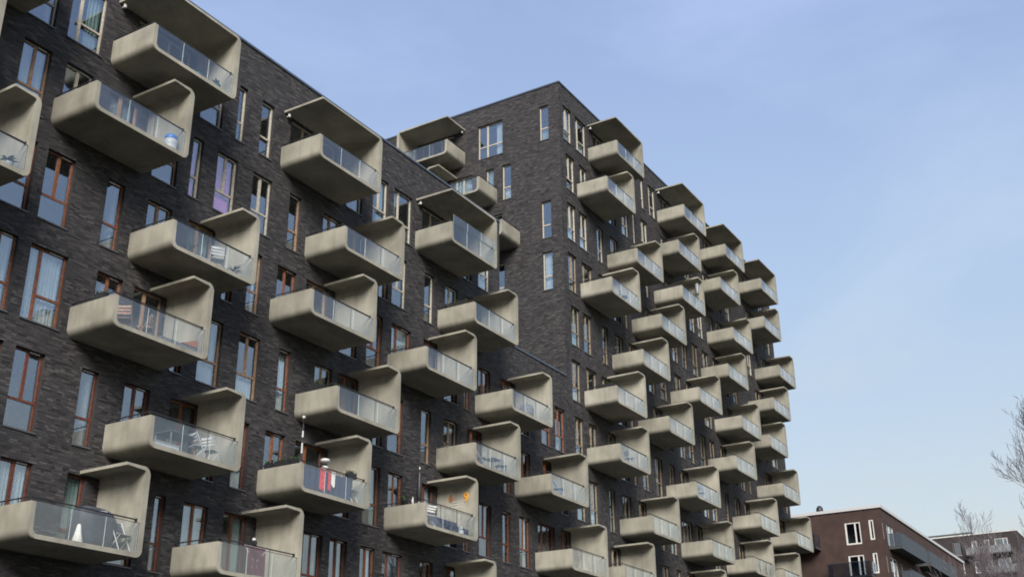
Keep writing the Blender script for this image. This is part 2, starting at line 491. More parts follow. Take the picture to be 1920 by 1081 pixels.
LW = {f: parse(s) for f, s in WIN.items()}
TW = {f: parse(s) for f, s in TWIN.items()}
EW = {f: [(k, 18-b, 18-a) for k, a, b in parse(s)] for f, s in EWIN.items()}
XL, XH, XC, XR = 8.0, 42.25, 48.6, 82.35
ZHI, ZLO, ZTW = 71*CH, -32*CH, 269*CH      # roof edges: 4.11, -1.83, 15.52
LOWF = {f: [q for q in v if q[1] > XH-.1] for f, v in LW.items() if f >= 2}
HIGF = {f: [q for q in v if q[1] < XH-.1] for f, v in LW.items()}
wall_region(FRONT, XL, XH, -ZG, ZHI, HIGF)
wall_region(FRONT, XH, XC, -ZG, ZLO, LOWF)
wall_region(FRONT, XC, XR, -ZG, ZTW, TW)
wall_region(END, 0.0, 18.0-YW, ZLO, ZTW, EW, bricks_above=-2)
# the sides and backs that close the volumes
mb = wall_mb['front']
DEP = 14.0
def closed(x0, x1, z1, left, right, zl=-ZG, zr=-ZG):
    mb.quad((x1, DEP, -ZG), (x0, DEP, -ZG), (x0, DEP, z1), (x1, DEP, z1))
    if left: mb.quad((x0, DEP, zl), (x0, 0, zl), (x0, 0, z1), (x0, DEP, z1))
    if right: mb.quad((x1, 0, zr), (x1, DEP, zr), (x1, DEP, z1), (x1, 0, z1))
closed(XL, XH, ZHI, True, True, zr=ZLO)
closed(XH, XC, ZLO, False, False)
closed(XC, XR, ZTW, False, True)
o = wall_mb['front'].build('wall', M['mortar'], house); FRONT.place(o, 0, 0, 0)
o = wall_mb['end'].build('wall', M['mortar'], house); END.place(o, 0, 0, 0)

def lay_bricks(W):
    """All bricks of a wall as one relief: five faces each, lengths and depths uneven."""
    rows = brick_rows[W.kind]
    A = []
    for (s0, s1, z) in rows:
        n = int((s1-s0)/0.14)+6
        ln = np.where(RNG.random(n) < 0.30, 0.12, 0.24) * (1+0.10*RNG.standard_normal(n))
        e = s0 - RNG.random()*0.38 + np.concatenate(([0], np.cumsum(ln)))
        a = np.clip(e[:-1], s0, s1); b = np.clip(e[1:], s0, s1)
        k = (b-a) > 0.03
        A.append(np.stack([a[k], b[k], np.full(k.sum(), z)], 1))
    A = np.concatenate(A)
    n = len(A)
    j, jz = 0.0032, 0.0048
    a = A[:, 0]+j; b = A[:, 1]-j; z0 = A[:, 2]+jz+RNG.normal(0, .0015, n); z1 = A[:, 2]+CH-jz+RNG.normal(0, .0015, n)
    y = -0.0065 - np.abs(RNG.normal(0, 0.0012, n)) - (RNG.random(n) < .02)*0.003
    tl = np.zeros(n); tz = RNG.normal(0, 0.0022, n)
    V = np.empty((n, 8, 3), np.float32)
    for i, (x, zz, sx, sz) in enumerate(((a, z0, -1, -1), (b, z0, 1, -1), (b, z1, 1, 1), (a, z1, -1, 1))):
        V[:, i, 0] = x; V[:, i, 1] = 0.0; V[:, i, 2] = zz
        V[:, 4+i, 0] = x; V[:, 4+i, 1] = y+sx*tl+sz*tz; V[:, 4+i, 2] = zz
    F = np.array([[4, 5, 6, 7], [0, 1, 5, 4], [1, 2, 6, 5], [2, 3, 7, 6], [3, 0, 4, 7]])
    faces = (np.arange(n)[:, None, None]*8 + F[None]).reshape(-1)
    me = bpy.data.meshes.new('brickwork')
    me.vertices.add(n*8); me.vertices.foreach_set('co', V.reshape(-1))
    me.loops.add(len(faces)); me.loops.foreach_set('vertex_index', faces.astype(np.int32))
    me.polygons.add(n*5)
    me.polygons.foreach_set('loop_start', np.arange(0, n*20, 4, dtype=np.int32))
    me.polygons.foreach_set('loop_total', np.full(n*5, 4, dtype=np.int32))
    me.polygons.foreach_set('use_smooth', np.zeros(n*5, dtype=bool))      # flat faces, crisp arrises
    me.update(calc_edges=True); me.validate()
    me.materials.append(M['brick'])
    o = link('brickwork', me, house); o['kind'] = 'stuff'
    W.place(o, 0, 0, 0)
    print('bricks', W.kind, n)
lay_bricks(FRONT); lay_bricks(END)

# roofs, roof edges, floors and inner walls
r_ = MB()
r_.box(XL, XH-.02, .3, DEP-.02, ZHI-.6, ZHI-.5); r_.box(XH+.02, XC-.02, .3, DEP-.02, ZLO-.6, ZLO-.5); r_.box(XC+.3, XR-.02, .3, DEP-.02, ZTW-.6, ZTW-.5)
FRONT.place(r_.build('roof', M['roof'], house), 0, 0, 0)
for (x0, x1, z) in ((XL, XH, ZHI), (XH+.003, XC-.06, ZLO), (XC-.05, XR+.05, ZTW)):
    FRONT.place(MB().box(x0, x1, -.055, .30, z, z+.085).build('coping', M['coping'], house), 0, 0, 0)
FRONT.place(MB().box(XC-.05, XC+.25, .303, DEP, ZTW, ZTW+.085).build('coping', M['coping'], house), 0, 0, 0)
FRONT.place(MB().box(XH-.3, XH+.05, .303, DEP, ZHI, ZHI+.085).build('coping', M['coping'], house), 0, 0, 0)
fs = MB()
for f in range(-4, 8):
    z = -f*FH - .20
    if z > 5: fs.box(XC+.31, XR-.1, .31, 9, z, z+.15)
    elif f <= 1: fs.box(XL+.1, XH-.1, .31, 9, z, z+.15); fs.box(XC+.31, XR-.1, .31, 9, z, z+.15)
    else: fs.box(XL+.1, XR-.1, .31, 9, z, z+.15)
FRONT.place(fs.build('floor_slab', M['plaster'], house), 0, 0, 0)
iw = MB().box(XL+.1, XH-.1, 3.2, 3.3, -ZG+.1, ZHI-.6); iw.box(XH, XC, 3.2, 3.3, -ZG+.1, ZLO-.6); iw.box(XC+.35, XR-.1, 3.2, 3.3, -ZG+.1, ZTW-.6)
xx = XL+3.3
while xx < XR-1:
    iw.box(xx, xx+.1, .32, 3.19, -ZG+.1, (ZHI if xx < XH else ZLO if xx < XC else ZTW)-.65); xx += 4.6
FRONT.place(iw.build('inner_wall', M['plaster'], house), 0, 0, 0)
END.place(MB().box(.1, 15.5, 3.2, 3.3, ZLO, ZTW-.6).build('inner_wall', M['plaster'], house), 0, 0, 0)

# pale movement joint across the tower's end wall
END.place(MB().box(0.02, 18-YW-.02, -.017, -.002, 2.40, 2.425).build('movement_joint', M['sill'], house), 0, 0, 0)

# ------------------------------------------------------------------ windows
H_W = WZ1-WZ0
_mc = {}
def cached(key, fn):
    if key not in _mc: _mc[key] = fn()
    return _mc[key]
def frame_layout(kind, wd):
    """members (boxes x0,x1,z0,z1) and panes of a window, measured from its lower left corner."""
    t, h = 0.055, H_W
    tr = 0.80
    mem = [(0, t, 0, h), (wd-t, wd, 0, h), (t, wd-t, 0, .05), (t, wd-t, h-.06, h)]
    pan = []
    if kind == 'n':
        mem.append((t, wd-t, tr-.035, tr+.035)); pan = [(t, wd-t, .05, tr-.035), (t, wd-t, tr+.035, h-.06)]
    elif kind == 'd':
        c = wd*.5; mem += [(t, wd-t, tr-.035, tr+.035), (c-.05, c+.05, tr+.035, h-.06)]
        pan = [(t, wd-t, .05, tr-.035), (t, c-.05, tr+.035, h-.06), (c+.05, wd-t, tr+.035, h-.06)]
    elif kind in 'wx':
        c = wd*(.34 if kind == 'w' else .36)
        mem += [(c-.045, c+.045, .05, h-.06), (c+.045, wd-t, tr-.035, tr+.035)]
        pan = [(t, c-.045, .05, h-.06), (c+.045, wd-t, .05, tr-.035), (c+.045, wd-t, tr+.035, h-.06)]
        if kind == 'x':
            mem.append((t, c-.045, tr-.03, tr+.03)); pan = [(t, c-.045, .05, tr-.03), (t, c-.045, tr+.03, h-.06)] + pan[1:]
    elif kind == 't':
        a, b = wd*.36, wd*.68
        mem += [(a-.04, a+.04, .05, h-.06), (b-.04, b+.04, .05, h-.06)]
        pan = [(t, a-.04, .05, h-.06), (a+.04, b-.04, .05, h-.06), (b+.04, wd-t, .05, h-.06)]
    elif kind == 'D':
        if wd < .8:
            mem.append((t, wd-t, .62, .72)); pan = [(t, wd-t, .05, .62), (t, wd-t, .72, h-.06)]
        else:
            c = wd*.44; mem += [(c-.055, c+.055, .05, h-.06)]
            pan = [(t, c-.055, .05, h-.06), (c+.055, wd-t, .05, h-.06)]
    elif kind == 'G':
        a, b = wd*.30, wd*.60
        mem += [(a-.045, a+.045, .05, h-.06), (b-.045, b+.045, .05, h-.06)]
        pan = [(t, a-.045, .05, h-.06), (a+.045, b-.045, .05, h-.06), (b+.045, wd-t, .05, h-.06)]
    return mem, pan

def curtain_mesh(x0, x1, z0, z1, key, mat):
    def mk():
        b = MB(); n = max(4, int((x1-x0)/.035)); ph = random.random()*6
        pts = [(x0+(x1-x0)*i/n, .028*math.sin(i*1.9+ph)+.012*math.sin(i*.7)) for i in range(n+1)]
        for (xa, ya), (xb, yb) in zip(pts[:-1], pts[1:]):
            b.quad((xa, ya, z0), (xb, yb, z0), (xb, yb, z1), (xa, ya, z1))
        return b.mesh('curtain', mat, smooth=True)
    return cached(key, mk)

FORCED = {(1, 23.08): ('curtain_purple', 'full'), (1, 24.2): ('curtain_purple', 'full'), (1, 16.48): ('curtain', 'full'), (0, 33.99): ('curtain_green', 'right'),
          (1, 19.6): ('curtain', 'full'), (2, 23.25): ('curtain_green', 'full'), (3, 17.8): ('curtain', 'full'), (3, 24.22): ('curtain', 'full'), (5, 20.03): ('curtain_green', 'full'),
          (5, 17.95): ('curtain', 'full'), (3, 27.87): ('curtain', 'full'), (5, 25.96): ('curtain_green', 'right'), (4, 23.31): (None, ''), (3, 21.45): (None, ''),
          (2, 17.83): (None, ''), (0, 17.8): ('curtain_green', 'right'), (0, 52.83): ('curtain_yellow', 'low'), (5, 29.7): ('curtain_green', 'right'), (5, 31.07): ('curtain_green', 'right'), (3, 22.0): (None, ''),
          (3, 14.9): ('curtain', 'full')}
def add_window(W, kind, a, b, f, tower=False):
    wd = round(b-a, 2)
    rel = f if not tower else f+2.2
    wd_m = 'wood0' if rel <= 0 else 'wood1' if rel <= 1.3 else 'wood2' if rel <= 3.3 else 'wood3'
    q0 = random.random()
    if q0 < .3: wd_m = {'wood0': 'wood0', 'wood1': 'wood0', 'wood2': 'wood1', 'wood3': 'wood2'}[wd_m]
    if tower: wd_m = 'wood0' if f <= -2 or W.kind == 'end' else 'wood4'
    mem, pan = frame_layout(kind, wd)
    def mk():
        mb = MB()
        for i, (x0, x1, z0, z1) in enumerate(mem):
            d0 = .105 + (.006 if i >= 2 else 0) + (.004 if i >= 4 else 0)
            mb.box(x0, x1, d0, d0+.07, z0, z1)
        return mb.mesh('window', M[wd_m])
    o = link('window', cached(('frame', kind, wd, wd_m), mk), house)
    W.place(o, a, 0, -f*FH+WZ0)
    for (x0, x1, z0, z1) in pan:
        pm = cached(('pane', round(x1-x0, 3), round(z1-z0, 3)), lambda: sheet(x1-x0, z1-z0, .016).mesh('pane', M['pane']))
        p = link('pane', pm, o, (x0, .138, z0))
        p.rotation_euler = (R(random.uniform(-.6, .6)), 0, R(random.uniform(-.9, .9)))
    sm = cached(('sill', wd), lambda: MB().box(-.02, wd+.02, -.045, .10, -.045, -.004).mesh('sill', M['sill']))
    link('sill', sm, o)
    if kind in 'dwn' and not tower:
        x0, x1 = (wd*.55, wd-.12) if kind != 'n' else (.12, wd-.12)
        if x1-x0 > .1:
            link('vent_grille', cached(('vent', x0, x1), lambda: MB().box(x0, x1, .095, .112, H_W-.05, H_W-.015).mesh('vent_grille', M['vent'])), o)
    cm, mode = FORCED.get((f, a), (None, None)) if W.kind == 'front' else (None, None)
    if mode is None:
        q = random.random()
        cm = random.choice(['curtain', 'curtain', 'curtain', 'curtain_green'])
        mode = 'full' if q < .08 else 'right' if q < .36 else 'left' if q < .44 else 'low' if q < .52 else ''
        if tower:
            mode = 'low' if q < .45 else 'full' if q < .66 else 'right' if q < .75 else 'left' if q < .85 else ''
            if q > .92: cm, mode = 'curtain_yellow', 'right'
    if mode:
        x0, x1, z0, z1 = .05, wd-.05, .05, H_W-.05
        if mode == 'right': x0 = wd*random.choice([.58, .68, .76])
        if mode == 'left': x1 = wd*random.choice([.24, .36])
        if mode == 'low': z1 = .80
        link('curtain', curtain_mesh(x0, x1, z0, z1, ('cur', round(x0, 2), round(x1, 2), z1, cm), M[cm]), o, (0, .27, 0))

for f, ws in LW.items():
    for k, a, b in ws: add_window(FRONT, k, a, b, f)
for f, ws in TW.items():
    for k, a, b in ws: add_window(FRONT, k, a, b, f, True)
for f, ws in EW.items():
    for k, a, b in ws: add_window(END, k, a, b, f, True)

# ------------------------------------------------------------------ balconies
BW, BD, PH, FT, RL = 3.557, YW, 0.89, 2.434, 0.845
def arc(cx, cz, r, a0, a1, n=6):
    return [(cx+r*math.cos(R(a0+(a1-a0)*i/n)), cz+r*math.sin(R(a0+(a1-a0)*i/n))) for i in range(n+1)]
def shell_mesh(full, mirror):
    t, s, rf = .15, .115, .085
    rl = BW if full else RL
    Ro, ro, rt_ = .24, .17, .19
    P = [(0, PH)] + arc(Ro, Ro, Ro, 180, 270, 8) + arc(BW-ro, ro, ro, 270, 360, 6) + arc(BW-rt_, FT-rt_, rt_, 0, 90, 6)
    P += [(BW-rl, FT), (BW-rl, FT-rf)]
    ri = rt_-.10
    P += arc(BW-t-ri, FT-rf-ri, ri, 90, 0, 4) + arc(BW-t-.06, s+.06, .06, 0, -90, 4) + arc(t+.10, s+.10, .10, 270, 180, 5) + [(t, PH)]
    n = len(P)
    bm = bmesh.new()
    fr = [bm.verts.new((x, 0, z)) for x, z in P]
    bk = [bm.verts.new((x, BD+.004, z)) for x, z in P]
    bm.faces.new(fr); bm.faces.new(list(reversed(bk)))
    for i in range(n):
        j = (i+1) % n
        bm.faces.new((fr[i], bk[i], bk[j], fr[j]))
    bm.verts.index_update(); bm.edges.ensure_lookup_table()
    fe = [e for e in bm.edges if e.verts[0].co.y == 0 and e.verts[1].co.y == 0]
    bmesh.ops.bevel(bm, geom=fe, offset=.016, segments=2, affect='EDGES', clamp_overlap=True)
    if mirror:
        for v in bm.verts: v.co.x = -v.co.x
    bmesh.ops.recalc_face_normals(bm, faces=bm.faces[:])
    me = bpy.data.meshes.new('balcony')
    bm.to_mesh(me); bm.free()
    me.materials.append(M['concrete'])
    try:
        me.set_sharp_from_angle(angle=R(32))
        for p in me.polygons: p.use_smooth = True
    except Exception:
        pass
    return me
GX0, GX1, GZ0, GZ1, GY = .165, BW-.165, .135, PH+.015, .045
PWID = (GX1-GX0)/3
def balcony(W, u, f, full=False, mirror=False, screen=False):
    sg = -1 if mirror else 1
    o = link('balcony', cached(('shell', full, mirror), lambda: shell_mesh(full, mirror)), house)
    W.place(o, u + (BW if mirror else 0), -BD, -f*FH)
    for i in range(3):
        x0 = GX0 + i*PWID
        if mirror: x0 = -(x0+PWID)
        link('glass_panel', cached('gp', lambda: glass_slab(.004, PWID-.004, .014, GZ1-GZ0, 'glass_panel')), o, (x0, GY, GZ0))
        if screen:
            link('wind_screen', cached('ws', lambda: glass_slab(.004, PWID-.004, .010, .40, 'wind_screen')), o, (x0, GY-.03, GZ1-.02))
    def rail():
        b = MB(); z = PH+.13; y = .17
        b.tube((.075*sg, y, z), ((BW-.15)*sg, y, z), .020, n=8)
        b.tube((.075*sg, y, z), (.075*sg, BD-.01, z), .020, n=8)
        for q in (y, .62, 1.25): b.tube((.075*sg, q, PH-.01), (.075*sg, q, z), .012)
        for i in (1, 2):
            xq = (GX0+i*PWID)*sg
            b.tube((xq, y, GZ0-.01), (xq, y, z), .012)
        b.box(min((BW-.19)*sg, (BW-.15)*sg), max((BW-.19)*sg, (BW-.15)*sg), y-.03, y+.03, z-.045, z+.03)
        return b.mesh('handrail', M['metal'])
    link('handrail', cached(('rail', mirror), rail), o)
    def trim():
        b = MB(); a, c = sorted((GX0*sg, GX1*sg))
        b.box(a, c, GY-.006, GY+.02, GZ0-.022, GZ0-.002); b.box(a, c, GY-.004, GY+.016, GZ1+.001, GZ1+.013)
        b.box(a-.014, a, GY-.006, GY+.02, GZ0-.022, GZ1+.013); b.box(c, c+.014, GY-.006, GY+.02, GZ0-.022, GZ1+.013)
        return b.mesh('glass_trim', M['metal'])
    link('glass_trim', cached(('trim', mirror), trim), o)
    if full:
        link('drain_spout', cached('spout', lambda: MB().tube((0, 0, 0), (0, 0, .16), .055, n=10).tube((0, 0, .05), (.0, .12, .05), .03).mesh('drain_spout', M['white'])), o, (.13*sg, BD-.16, FT-.085-.17))
    return o

BAL = {0: [12.85, 19.42, 27.18, 35.52], 1: [11.05, 17.72, 28.79, 37.27], 2: [12.58, 21.02, 27.23, 33.92, 40.2], 3: [9.4, 19.32, 28.82, 37.35, 43.45],
       4: [11.6, 21.05, 27.28, 34.06, 45.18, 50.47, 60.15], 5: [17.71, 24.0, 35.4, 46.9]}
TBAL = {-4: [51.93, 61.33, 68.28, 75.18], -3: [50.42, 60.0, 66.77, 75.05], -2: [53.83, 60.1, 68.42, 77.38], -1: [50.44, 56.68, 66.86, 75.32],
        0: [53.9, 61.65, 68.55, 73.83], 1: [50.48, 56.84, 66.9, 75.53], 2: [50.53, 60.17, 70.37, 77.36], 3: [53.95, 61.78, 68.7, 74.1]}
for f, us in BAL.items():
    for u in us: balcony(FRONT, u, f, full=(f == 0), screen=(f == 0 and u == 35.52))
for f, us in TBAL.items():
    for u in us: balcony(FRONT, u, f, full=(f == -4))
for f, y0 in ((-4, 8.1), (-3, 5.94), (-2, 4.48)):
    balcony(END, 18-y0-BW, f, full=(f == -4), mirror=True)

# ------------------------------------------------------------------ things standing on the balconies
def at(u, f, lx, ly, lz=.115):
    return (u+lx, ly, -f*FH+ZG+lz)

# blue lidded barrel
t = thing('barrel', 'white plastic drum with blue lid behind balcony glass at upper left', 'barrel', at(17.72, 1, 3.12, .34))
MB().lathe([(.17, 0), (.20, .03), (.205, .2), (.195, .22), (.205, .25), (.205, .42), (.17, .47)], 20).build('body', M['white'], t, smooth=True)
MB().lathe([(.185, .455), (.19, .47), (.19, .56), (.16, .60)], 20).build('lid', M['blue'], t, smooth=True)

def folding_chair(loc, rz, label, mat, seat_mat, group='folding chairs on the balconies'):
    t = thing('folding_chair', label, 'chair', loc, rz, group)
    for sx in (-.22, .22):
        MB().tube((sx, -.22, 0), (sx, .20, .84), .016).build('leg', mat, t)
        MB().tube((sx*.9, .24, 0), (sx*.9, -.18, .46), .016).build('leg', mat, t)
    b = MB()
    for k in range(5): b.box(-.21, .21, -.20+k*.085, -.125+k*.085, .44, .458)
    b.build('seat', seat_mat, t)
    b = MB()
    for k in range(3): b.box(-.21, .21, .135+k*.035, .15+k*.035, .58+k*.085, .645+k*.085)
    b.build('backrest', seat_mat, t)
    return t
def potted_plant(loc, label, h, pot, cat='plant', spread=.35, n=26, group='potted plants on the balconies'):
    t = thing('potted_plant', label, cat, loc, 0, group)
    MB().lathe([(.10, 0), (.14, .20), (.15, .22)], 14).build('pot', pot, t, smooth=True)
    b = MB(); rr = random.Random(int(abs(loc[0])*100))
    for k in range(n):
        a = rr.random()*6.28; e = rr.uniform(.1, 1.2)
        b.leaf((0, 0, .2+h*.5*rr.random()), (math.cos(a)*math.cos(e), math.sin(a)*math.cos(e), math.sin(e)), spread*rr.uniform(.6, 1.3), .035)
    b.build('foliage', M['leaf'], t)
    return t
def planter_box(loc, label, l, mat, rz=0, plant=True, group='planter boxes on the balconies'):
    t = thing('planter_box', label, 'planter', loc, rz, group)
    MB().box(-l/2, l/2, -.09, .09, 0, .19).build('trough', mat, t, bevel=.008)
    if plant:
        b = MB(); rr = random.Random(int(loc[0]*37))
        for k in range(30):
            a = rr.random()*6.28
            b.leaf((rr.uniform(-l/2, l/2), rr.uniform(-.05, .05), .18), (math.cos(a)*.6, math.sin(a)*.6, .7), rr.uniform(.08, .2), .022)
        b.build('foliage', M['leaf'], t)
    return t
def small_table(loc, label, w_, d_, h, top, leg, rz=0):
    t = thing('table', label, 'table', loc, rz)
    MB().box(-w_/2, w_/2, -d_/2, d_/2, h-.035, h).build('tabletop', top, t, bevel=.006)
    for sx in (-1, 1):
        for sy in (-1, 1):
            MB().tube((sx*(w_/2-.08), sy*(d_/2-.08), 0), (sx*(w_/2-.05), sy*(d_/2-.05), h-.035), .022).build('leg', leg, t)
    return t

potted_plant(at(19.42, 0, 2.15, .30), 'small dark leafy plant by the glass of the topmost left balcony', .22, M['teal'], spread=.2)
potted_plant(at(19.42, 0, 2.92, .28), 'small plant in a teal pot nearest the fin of the topmost left balcony', .25, M['teal'], spread=.2)
# far left balcony
small_table(at(12.58, 2, 2.55, .75), 'white round edged table on the balcony cut by the left picture edge', .7, .6, .68, M['white'], M['white'])
potted_plant(at(12.58, 2, 3.1, .32), 'low leafy plant behind the glass at the left picture edge', .22, M['white'], spread=.28)
# A3
folding_chair(at(21.02, 2, 2.35, .55), 2.6, 'white folding chair beside a leafy plant, below the violet curtains', M['white'], M['white'])
potted_plant(at(21.02, 2, 2.95, .42), 'broad leaved plant by the fin of the balcony below the violet curtains', .22, M['grey'], spread=.38)
planter_box(at(21.02, 2, 1.55, .35), 'white trough on the balcony floor below the violet curtains', .5, M['white'])
potted_plant(at(21.02, 2, 1.25, .6), 'thin tall plant left of the white trough below the violet curtains', .7, M['black'], spread=.22, n=22)
# A4
folding_chair(at(19.32, 3, .95, .7), 2.2, 'brown wooden folding chair left of another, with a cloth over it', M['teak'], M['teak'])
t = folding_chair(at(19.32, 3, 1.75, .75), -2.4, 'brown wooden folding chair nearer the door, behind the glass panel joint', M['teak'], M['teak'])
t = thing('storage_bench', 'low grey storage bench with a sloping beige lid against the fin', 'bench', at(19.32, 3, 2.75, .55))
MB().box(-.75, .62, -.25, .25, 0, .26).build('chest', M['grey'], t, bevel=.01)
b = MB(); b.quad((.02, -.27, .27), (.62, -.27, .52), (.62, .27, .52), (.02, .27, .27)); b.quad((.02, -.27, .27), (.62, -.27, .27), (.62, -.27, .52)); b.quad((.02, .27, .27), (.62, .27, .52), (.62, .27, .27)); b.quad((.62, -.27, .27), (.62, .27, .27), (.62, .27, .52), (.62, -.27, .52))
b.build('lid', M['terracotta'], t)
planter_box(at(19.32, 3, .09, .75, .89), 'black trough on the side parapet beside the red framed window', .55, M['black'], R(90))
# A5
small_table(at(21.05, 4, 1.75, .85), 'dark slate topped table on the balcony above the fin with the covered barbecue', 1.1, .75, .72, M['table'], M['grey'])
folding_chair(at(21.05, 4, 2.28, .5), 1.3, 'white folding chair at the right of the dark table', M['white'], M['white'])
folding_chair(at(21.05, 4, 2.85, .55), 1.7, 'white folding chair standing against the fin, away from the dark table', M['white'], M['white'])
t = thing('storage_box', 'long low white box on the floor along the balcony glass', 'box', at(21.05, 4, .72, .22))
MB().box(-.52, .52, -.10, .10, 0, .14).build('box_body', M['white'], t, bevel=.012)
MB().box(-.53, .53, -.11, .11, .143, .17).build('lid', M['white'], t, bevel=.006)
# A6
t = thing('covered_barbecue', 'barbecue under a dark charcoal cover on the lowest left balcony', 'barbecue', at(17.71, 5, 2.45, .72))
bm = bmesh.new(); bmesh.ops.create_uvsphere(bm, u_segments=26, v_segments=16, radius=1)
for v in bm.verts:
    x, y, z = v.co
    e = 1+.06*math.sin(9*math.atan2(y, x)+z*2)*(1 if z < .2 else .35)
    sq = lambda q, p: math.copysign(abs(q)**p, q)
    fl = 1 + .16*max(0, -z)
    v.co = (sq(x, .6)*.62*e*fl, sq(y, .6)*.36*e*fl, .55+.56*sq(z, .62)*(1-.10*x))
me = bpy.data.meshes.new('cover'); bm.to_mesh(me); bm.free(); me.materials.append(M['charcoal'])
for p in me.polygons: p.use_smooth = True
link('cover', me, t)
b = MB(); b.tube((-.35, -.42, .93), (.05, -.45, .96), .014); b.build('strap', M['white'], t)
folding_chair(at(17.71, 5, 3.12, .4), .15, 'white framed folding chair right of the covered barbecue', M['white'], M['navy'])
t = thing('garden_parasol_base', 'white cone shaped cover standing left of the covered barbecue', 'parasol base', at(17.71, 5, 1.78, .40))
MB().lathe([(.17, 0), (.10, .25), (.045, .52), (.03, .54)], 12).build('cone', M['offwhite'], t, smooth=True)
MB().lathe([(.20, -.0), (.20, .03)], 12).build('foot', M['offwhite'], t)
# B6
t = thing('drying_rack', 'white drying rack hung with maroon cloth beside the balcony fin', 'drying rack', at(24.0, 5, 2.0, .55))
MB().tube((-.5, -.1, 0), (.5, -.1, .95), .012).tube((.5, -.1, 0), (-.5, -.1, .95), .012).tube((-.5, .1, .95), (.5, .1, .95), .012).tube((-.5, -.1, .95), (.5, -.1, .95), .012).build('rack', M['white'], t)
b = MB()
for k in range(12):
    x0 = -.42+k*.07; b.quad((x0, -.12+.012*math.sin(k*2), .12), (x0+.07, -.12+.012*math.sin(k*2+2), .12), (x0+.07, -.105, .96), (x0, -.105, .96))
b.build('cloth', M['maroon'], t)
t = thing('lantern', 'black lantern with a white top on the rail by the open door', 'lantern', at(24.0, 5, 1.62, .19, PH+.145))
MB().box(-.07, .07, -.07, .07, 0, .13).build('housing', M['black'], t, bevel=.01); MB().lathe([(.06, .13), (.055, .20), (.02, .22)], 12).build('cap', M['white'], t, smooth=True)
# B5
t = thing('privacy_screen', 'navy cloth screen tied behind the balcony glass under red laundry', 'screen', at(27.28, 4, 0, .10))
b = MB()
for k in range(40):
    x0 = .24+k*.062; b.quad((x0, .012*math.sin(k*1.3), .05), (x0+.062, .012*math.sin(k*1.3+1.3), .05), (x0+.062, .012*math.sin(k*1.3+1.3), .76), (x0, .012*math.sin(k*1.3), .76))
b.build('cloth', M['navy'], t)
for xk in (.24, 1.5, 2.72): MB().tube((xk, .02, .76), (xk, .06, .88), .006).build('tie', M['black'], t)
def towel(name, label, cat, u, f, x0, x1, y, z0, z1, mat, wav):
    b = MB(); n = 16; rr = random.Random(int(x0*100))
    bots = [z0+rr.uniform(0, .10) for _ in range(n+1)]
    for k in range(n):
        xa, xb = x0+(x1-x0)*k/n, x0+(x1-x0)*(k+1)/n
        ya, yb = y+wav*math.sin(k*1.7), y+wav*math.sin(k*1.7+1.7)
        b.quad((xa, ya, bots[k]), (xb, yb, bots[k+1]), (xb, y, z1), (xa, y, z1))
    o = b.build(name, mat, None, at(u, f, 0, 0, 0)); tag(o, label, cat)
towel('towel', 'coral red towel hanging over the balcony rail inside the glass', 'towel', 27.28, 4, 1.0, 1.28, .075, .18, PH+.05, M['red'], .012)
towel('towel', 'second narrower coral red towel right of the wide one', 'towel', 27.28, 4, 1.42, 1.56, .075, .24, PH+.05, M['red'], .012)
towel('towel', 'white towel hanging right of the red towels', 'towel', 27.28, 4, 1.58, 1.78, .078, .42, PH+.05, M['offwhite'], .012)
folding_chair(at(27.28, 4, 2.85, .3), .2, 'white folding chair leaning by the fin of the laundry balcony', M['white'], M['white'])
planter_box(at(27.28, 4, .09, 1.45, PH+.0), 'black planter at the wall end of the laundry balcony parapet', .30, M['black'], R(90))
planter_box(at(27.28, 4, .09, .85, PH+.0), 'long black planter in the middle of the laundry balcony parapet', .62, M['black'], R(90))
planter_box(at(27.28, 4, .09, .36, PH+.0), 'short black planter nearest the glass corner of the laundry balcony', .24, M['black'], R(90))
planter_box(at(27.28, 4, 2.72, .19, PH+.04), 'black planter hung on the front rail over the navy screen', .42, M['black'])
t = thing('rail_lamp', 'white round lamp behind the rail above the white towel', 'lamp', at(27.28, 4, 1.72, .5))
MB().tube((0, 0, 0), (0, 0, 1.02), .016).build('stem', M['black'], t)
MB().lathe([(.06, .92), (.12, .97), (.13, 1.02), (.09, 1.08), (.03, 1.10)], 14).build('lower_shade', M['white'], t, smooth=True)
MB().lathe([(.12, 1.20), (.17, 1.25), (.15, 1.32), (.05, 1.35)], 14).build('upper_shade', M['white'], t, smooth=True)
MB().tube((0, 0, 1.05), (0, 0, 1.22), .012).build('stem', M['black'], t)
t = thing('flag_pole', 'striped black and white pole with a white ball rising above the laundry balcony', 'pole', at(27.28, 4, .22, .22))
z = 0.15
for k, (h, c) in enumerate(((.75, 'white'), (.25, 'black'), (.35, 'white'), (.18, 'black'), (.22, 'white'), (.22, 'black'))):
    MB().tube((0, 0, z), (0, 0, z+h), .032, .026, n=8).build('band', M[c], t); z += h
MB().tube((0, 0, 0), (0, 0, z+.18), .012).build('rod', M['black'], t)
MB().lathe([(.005, z+.17), (.045, z+.19), (.058, z+.23), (.045, z+.27), (.005, z+.29)], 12).build('ball', M['white'], t, smooth=True)
